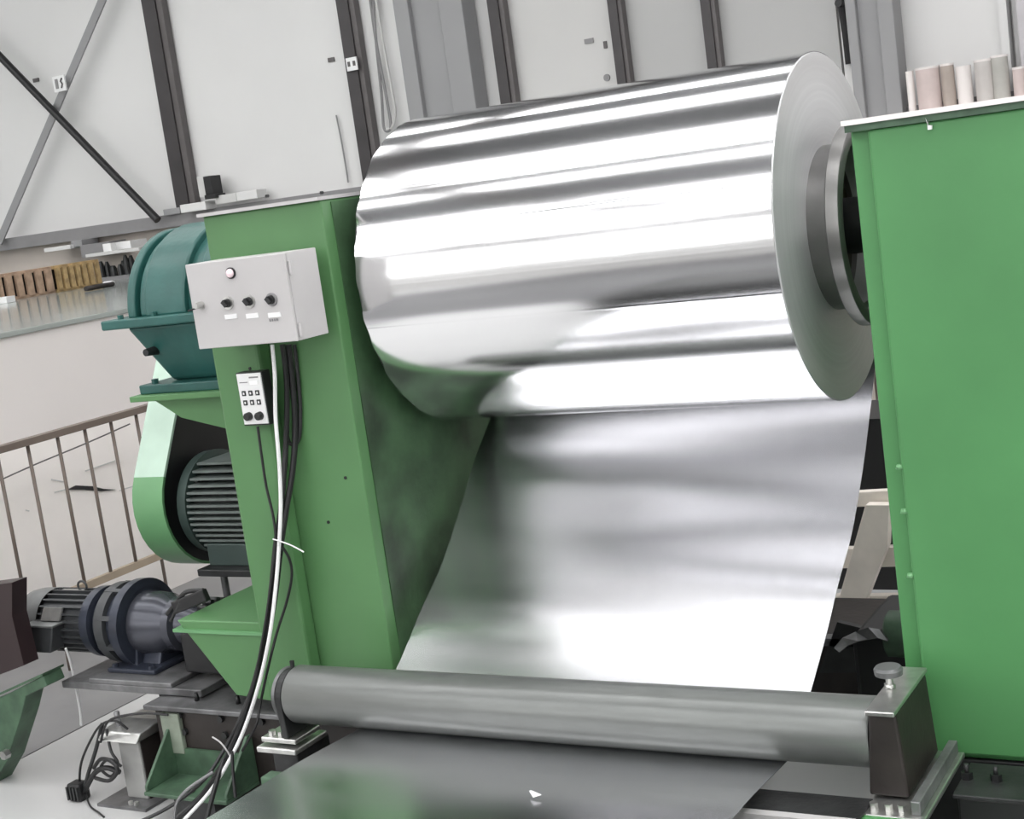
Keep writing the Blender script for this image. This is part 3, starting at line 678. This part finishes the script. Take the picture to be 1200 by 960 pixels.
# main motor
my, mz, mr = 4.80, 1.02, .20
mm = thing('main_motor', 'dark green finned main motor between the guard and left stand', 'motor', (-4.1, my, mz))
GM = mat('dark_green_motor', (.05, .075, .068), .4, .2, noise=.1)
GMF = mat('grey_green_fin', (.17, .20, .19), .35, .3, noise=.1)
MB().lathe([(-4.43, .05), (-4.40, mr+.02), (-4.35, mr+.025), (-4.345, mr)], (0, my, mz), 'x', 44).build('end_shield', GM, mm)
MB().lathe([(-4.36, mr-.03), (-3.70, mr-.03)], (0, my, mz), 'x', 44).build('motor_barrel', BLACK, mm)
MB().lathe([(-3.72, mr), (-3.62, mr), (-3.60, .1)], (0, my, mz), 'x', 44).build('fan_cowl', GM, mm)
for k in range(15):
    z = mz-mr+.018+k*(2*mr-.03)/14; hh = math.sqrt(max(0, (mr+.02)**2-(z-mz)**2))
    B(-4.345, -3.72, my-hh, my+hh, z-.005, z+.005).build('cooling_fin', GMF, mm)
for z0, yy in ((-.24, -.16), (-.24, .16)):
    B(-4.30, -3.8, my+yy-.03, my+yy+.03, mz-.235, mz-.14).build('foot', GM, mm, .005)
for px, py in [(228, 564), (238, 561)]:
    q = atX(px, py, -4.36); MB().lathe([(-4.37, .012), (-4.33, .015)], (0, q.y, q.z), 'x', 10).build('shield_bolt', WHITE if px > 230 else STEEL, mm)
q = atX(255, 668, -4.3)
MB().tube([(-4.26, my-.16, mz-.24), (-4.26, my-.16, .62)], .016, 10).build('adjusting_screw', PLATE, mm)
bolt((-4.26, my-.16, mz-.25), 'z', .03, .02, mm, DARK)
B(-4.32, -3.6, 4.55, 5.1, .755, .785).build('motor_slide', DARK, mm, .004)
tag(MB().box(-4.0, -3.575, 4.55, 5.1, .42, .755).build('motor_pedestal', GREEN_D, None, .005), 'dirty green pedestal under the main motor', 'pedestal')
# ================================================================== control box
cb = thing('control_box', 'light grey control box with selector switches on the left stand', 'control box', (-3.26, 3.94, 1.78))
bx0, bx1, by0, by1, bz0, bz1 = -3.475, -3.05, 3.855, 4.028, 1.783, 2.073
B(bx0, bx1, by0+.012, by1, bz0, bz1).build('enclosure', BOXP, cb, .003)
B(bx0+.0, bx1-.0, by0, by0+.010, bz0, bz1).build('door', BOXP, cb, .003)
def cbp(px, py): return atY(px, py, by0)
q = cbp(271, 320)
MB().lathe([(by0-.006, .019), (by0, .019)], (q.x, 0, q.z), 'y', 24).build('lamp_bezel', BLACK, cb)
MB().lathe([(by0-.018, .004), (by0-.016, .010), (by0-.012, .014), (by0-.006, .015)], (q.x, 0, q.z), 'y', 24).build('indicator_lamp', LENS, cb)
for i, (px, py) in enumerate([(268, 355), (293, 353), (319, 351)]):
    q = cbp(px, py)
    MB().lathe([(by0-.006, .022), (by0, .022)], (q.x, 0, q.z), 'y', 24).build('switch_bezel', STEEL if i < 2 else SILL, cb)
    k = MB().lathe([(by0-.018, .013), (by0-.006, .015)], (q.x, 0, q.z), 'y', 24).build('selector_switch', BLACK, cb)
    a = -.9
    MB().bar((q.x-.011*math.cos(a), by0-.024, q.z-.011*math.sin(a)), (q.x+.011*math.cos(a), by0-.024, q.z+.011*math.sin(a)), .014, .006, (0, 1, 0)).build('switch_lever', DARK, k)
    q = cbp(px+3, py+16+i)
    B(q.x-.026, q.x+.026, by0-.003, by0, q.z-.008, q.z+.008).build('name_plate', WHITE, cb)
q = cbp(237, 358)
MB().lathe([(by0-.006, .013), (by0, .013)], (q.x, 0, q.z), 'y', 16).build('lock_bezel', STEEL, cb)
MB().lathe([(by0-.035, .010), (by0-.006, .012)], (q.x, 0, q.z+.003), 'y', 16).build('door_lock', STEEL, cb)
MB().tube([(q.x, by0-.02, q.z-.004), (q.x-.04, by0-.03, q.z-.012)], .003, 6).build('key', BLACK, cb)
for z in (bz0+.035, bz1-.05):
    MB().lathe([(z-.022, .007), (z+.022, .007)], (bx1+.004, by0+.018, 0), 'z', 12).build('hinge', BOXP, cb)
q = cbp(321, 372)
for k in range(4): B(q.x-.018+k*.010, q.x-.013+k*.010, by0-.0045, by0-.003, q.z-.012, q.z-.004).build('print_mark', SILL, cb)
# remote speed controller
vf = thing('speed_controller', 'small white keypad controller with two knobs below the control box', 'controller', (-3.385, 4.0, 1.58))
vx0, vx1, vz0, vz1 = -3.446, -3.334, 1.493, 1.672
B(vx0, vx1+.004, 3.985, 4.03, vz0-.006, vz1+.004).build('controller_body', BLACK, vf, .003)
B(vx0+.006, vx1, 3.980, 3.986, vz0, vz1).build('face_plate', WHITE, vf, .001)
B(-3.385, -3.35, 3.978, 3.981, 1.632, 1.645).build('display', mat('lit_display', (1, 1, 1), .3, noise=0), vf)
B(-3.385, -3.345, 3.9785, 3.981, 1.655, 1.660).build('print_line', SILL, vf)
B(-3.43, -3.395, 3.9785, 3.981, 1.640, 1.643).build('print_line', SILL, vf)
for r_, z in enumerate((1.603, 1.570)):
    for c_, x in enumerate((-3.418, -3.388, -3.358)):
        B(x-.008, x+.008, 3.9765, 3.981, z-.009, z+.009).build('key', DARK, vf, .001)
        B(x-.002, x+.004, 3.9755, 3.977, z-.004, z+.004).build('key_mark', WHITE, vf)
for x in (-3.411, -3.362):
    MB().lathe([(3.960, .011), (3.963, .014), (3.98, .015)], (x, 0, 1.522), 'y', 24).build('knob', BLACK, vf)
# ================================================================== cables
def cab(name, l, r, m, label, cat='cable'):
    return tag(MB().tube(pth(l), r, 8).build(name, m), label, cat)
cab('cable', [(319, 404, 3.99), (322, 440, 3.98), (323, 490, 3.98), (327, 540, 3.97), (329, 590, 3.96), (327, 640, 3.95), (323, 690, 3.93), (316, 745, 3.90), (304, 800, 3.87), (288, 850, 3.84), (272, 885, 3.80), (248, 925, 3.75), (215, 962, 3.65), (195, 985, 3.6)], .0068, WHITE, 'thick white cable hanging from the control box down the stand')
cab('cable', [(331, 404, 4.05), (336, 450, 4.06), (335, 520, 4.05), (330, 590, 4.0), (323, 640, 3.98), (318, 690, 3.96), (311, 745, 3.93), (298, 800, 3.89), (282, 850, 3.86), (264, 890, 3.82), (238, 930, 3.77), (205, 962, 3.67), (185, 985, 3.62)], .010, BLACK, 'thick black cable running beside the white cable')
cab('cable', [(302, 500, 4.0), (306, 530, 3.995), (312, 570, 3.99), (320, 605, 3.98), (323, 635, 3.97), (318, 680, 3.95), (311, 730, 3.92), (302, 780, 3.89)], .005, BLACK, 'thin black cable from the keypad controller joining the bundle')
cab('cable', [(330, 640, 3.97), (339, 655, 3.99), (342, 675, 4.0), (336, 705, 3.99), (325, 740, 3.96), (316, 775, 3.92), (306, 820, 3.90), (300, 850, 3.86), (284, 880, 3.84)], .005, BLACK, 'thin black cable bowing out right of the bundle')
cab('cable', [(338, 404, 4.075), (343, 450, 4.075), (346, 500, 4.075), (343, 550, 4.05), (335, 600, 4.01), (329, 640, 3.985), (322, 700, 3.96), (314, 745, 3.935)], .011, BLACK, 'thick black hose hidden beside the white cable below control box')
cab('cable', [(345, 404, 4.09), (349, 440, 4.09), (352, 480, 4.09), (350, 515, 4.085), (340, 520, 4.08), (334, 500, 4.07)], .007, DARK, 'dark cable loop beside the stand recess under control box')
for i, l in enumerate([[(300, 795, 3.9), (280, 845, 3.86), (262, 880, 3.83), (238, 915, 3.76), (200, 945, 3.7), (160, 965, 3.6)], [(250, 905, 3.76), (220, 925, 3.70), (206, 945, 3.66), (205, 975, 3.6)], [(262, 890, 3.8), (250, 930, 3.72), (240, 970, 3.6)], [(272, 880, 3.8), (273, 905, 3.78), (276, 935, 3.75)]]):
    cab('cable', l, [.007, .006, .009, .006][i], [DARK, PLATE, BLACK, BLACK][i], ['dark cable peeling left at the foot of the bundle', 'grey cable curling on the floor below the foot bracket', 'black cable dropping straight at the bottom of bundle', 'short black cable hanging below the cable knot'][i])
cab('cable_tie', [(320, 632, 3.95), (330, 635, 3.93), (343, 640, 3.92), (356, 647, 3.92)], .0025, WHITE, 'white cable tie tail on the hanging bundle', 'cable tie')
cab('cable_tie', [(249, 864, 3.8), (258, 870, 3.79), (266, 880, 3.79), (270, 887, 3.8)], .003, BOXP, 'pale cable tie tail low on the bundle', 'cable tie')
cab('wire', [(77, 760, 4.2), (82, 775, 4.22), (86, 792, 4.24), (90, 812, 4.25), (94, 835, 4.25), (95, 850, 4.25)], .005, WHITE, 'pale wire dropping from the gear motor terminal box', 'wire')
for i, l in enumerate([[(150, 855, 4.0), (135, 845, 3.98), (118, 850, 3.97), (105, 870, 3.97), (95, 895, 3.97), (93, 920, 3.97)], [(120, 848, 4.0), (112, 880, 3.98), (104, 905, 3.97), (98, 928, 3.96)],
                       [(140, 905, 3.95), (125, 900, 3.95), (112, 905, 3.95), (104, 918, 3.95), (98, 930, 3.96)], [(125, 855, 4.0), (130, 880, 3.97), (138, 895, 3.95), (130, 910, 3.95), (118, 900, 3.95), (128, 890, 3.95), (142, 898, 3.95)],
                       [(197, 838, 4.02), (170, 836, 4.0), (140, 840, 3.98), (125, 848, 3.97), (118, 870, 3.97)], [(110, 900, 3.96), (118, 890, 3.95), (130, 892, 3.93), (138, 903, 3.93), (128, 915, 3.93), (112, 912, 3.95)], [(100, 930, 3.96), (106, 945, 3.9), (115, 952, 3.86), (122, 958, 3.84)]]):
    cab('cable', l, [.005, .008, .011, .006, .005, .008, .004][i], BLACK if i != 1 else DARK, ['black lead looping down to the plug left of pedestal', 'thick dark lead hanging from the stud of pedestal', 'thick black lead entering the plug from the right', 'knotted black lead beside the grey pedestal', 'long black lead arching over the pedestal cap', 'black lead coil hanging beside the pedestal', 'thin black lead trailing from under the plug'][i])
q = atY(92, 926, 3.96)
t = thing('plug_connector', 'black ribbed plug hanging left of the grey pedestal', 'plug', q)
B(q.x-.035, q.x+.035, 3.93, 3.99, q.z-.04, q.z+.035).build('plug_body', BLACK, t, .01)
for k in range(4): B(q.x-.03+k*.018, q.x-.022+k*.018, 3.922, 3.935, q.z-.03, q.z+.025).build('rib', DARK, t)
# ================================================================== left edge machine
le = thing('green_bracket_arm', 'dull green bracket arm at the left edge of the photo', 'bracket', (-5.0, 4.0, 0))
P5 = [atY(*p, 4.0) for p in [(-60, 842), (0, 818), (50, 792), (55, 804), (30, 816), (25, 838), (8, 892), (-10, 925), (-60, 940)]]
MB().prism([(q.x, q.z) for q in P5], 'y', 4.0, 4.10).build('arm_plate', GREEN_D, le, .004)
MB().prism([(atY(*p, 4.0).x, atY(*p, 4.0).z) for p in [(-60, 839), (51, 789), (51, 792), (-60, 842)]], 'y', 3.995, 4.11).build('arm_flange', GREEN_D, le)
bolt(atY(3, 886, 3.97), 'y', .02, .03, le, STEEL)
P6 = [atY(*p, 4.04) for p in [(-40, 690), (14, 683), (14, 722), (28, 780), (-40, 806)]]
tag(MB().prism([(q.x, q.z) for q in P6], 'y', 4.04, 4.12).build('brown_casing', mat('maroon_brown', (.028, .016, .018), .4)), 'dark brown machine casing above the green arm at left edge', 'casing')
# ================================================================== behind the sheet, right gap
fr = thing('beige_frame', 'beige welded steel frame standing behind the sheet at right', 'frame', (-2.1, 6.4, 0))
def fp(px, py, y=6.4): return atY(px, py, y)
def fbar(l, name='bar', y=6.4, d=.05):
    P_ = [fp(a, b, y) for a, b in l]; MB().prism([(q.x, q.z) for q in P_], 'y', y, y+d).build(name, BEIGE, fr, .003)
fbar([(940, 581), (1060, 574), (1060, 592), (940, 597)], 'top_beam')
fbar([(940, 645), (1060, 641), (1060, 664), (940, 668)], 'middle_beam')
fbar([(940, 700), (1060, 698), (1060, 712), (940, 716)], 'lower_beam')
fbar([(1014, 592), (1042, 592), (1040, 640), (1008, 722), (955, 722), (960, 704), (984, 698)], 'diagonal_plate', 6.33, .06)
fbar([(1050, 560), (1062, 560), (1072, 740), (1060, 740)], 'upright')
fbar([(900, 560), (912, 560), (930, 760), (918, 760)], 'upright')
tag(B(-3.2, -1.2, 6.9, 7.4, 0, .85).build('dark_machine_block', BLACK), 'black machine body behind the beige frame', 'machine')
du = thing('dark_drive_unit', 'black drive unit under a scrap of foil behind the sheet', 'drive unit', (-1.75, 5.1, 0))
p = atY(1003, 745, 5.0)
B(p.x-.02, -1.30, 5.0, 5.5, .02, p.z).build('drive_body', BLACK, du, .02)
q = atY(1043, 760, 4.9)
MB().lathe([(q.x-.05, .07), (q.x-.04, .085), (q.x+.1, .085)], (0, 5.05, q.z), 'x', 28).build('pulley', GREEN_D, du)
MB().prism([(atY(*a, 5.0).x, atY(*a, 5.0).z) for a in [(930, 822), (952, 760), (990, 770), (993, 822)]], 'y', 5.3, 5.33).build('guard_plate', DARK, du)
B(-2.4, -1.45, 5.3, 5.36, .28, .31).build('cross_bar', PLATE, du)
B(-2.6, -1.3, 5.45, 5.9, .02, .28).build('base_block', BROWN, du)
foil = MB(); fv = []; rr = random.Random(3)
l0 = [(978, 760), (988, 748), (1003, 741), (1018, 736), (1030, 738), (1042, 745)]; l1 = [(984, 765), (994, 757), (1006, 752), (1018, 750), (1028, 748), (1040, 752)]
for a, b in zip(l0, l1): fv += [atY(a[0], a[1], 4.98+rr.uniform(-.03, .03)), atY(b[0], b[1], 4.93+rr.uniform(-.02, .02))]
foil.add(fv, [(2*i, 2*i+1, 2*i+3, 2*i+2) for i in range(5)])
o = foil.build('foil_scrap', PLATE); s_ = o.modifiers.new('t', 'SOLIDIFY'); s_.thickness = .003
tag(o, 'crumpled foil scrap lying over the black drive unit', 'foil')
for o in bpy.data.objects:
    if '_o' in o: del o['_o']
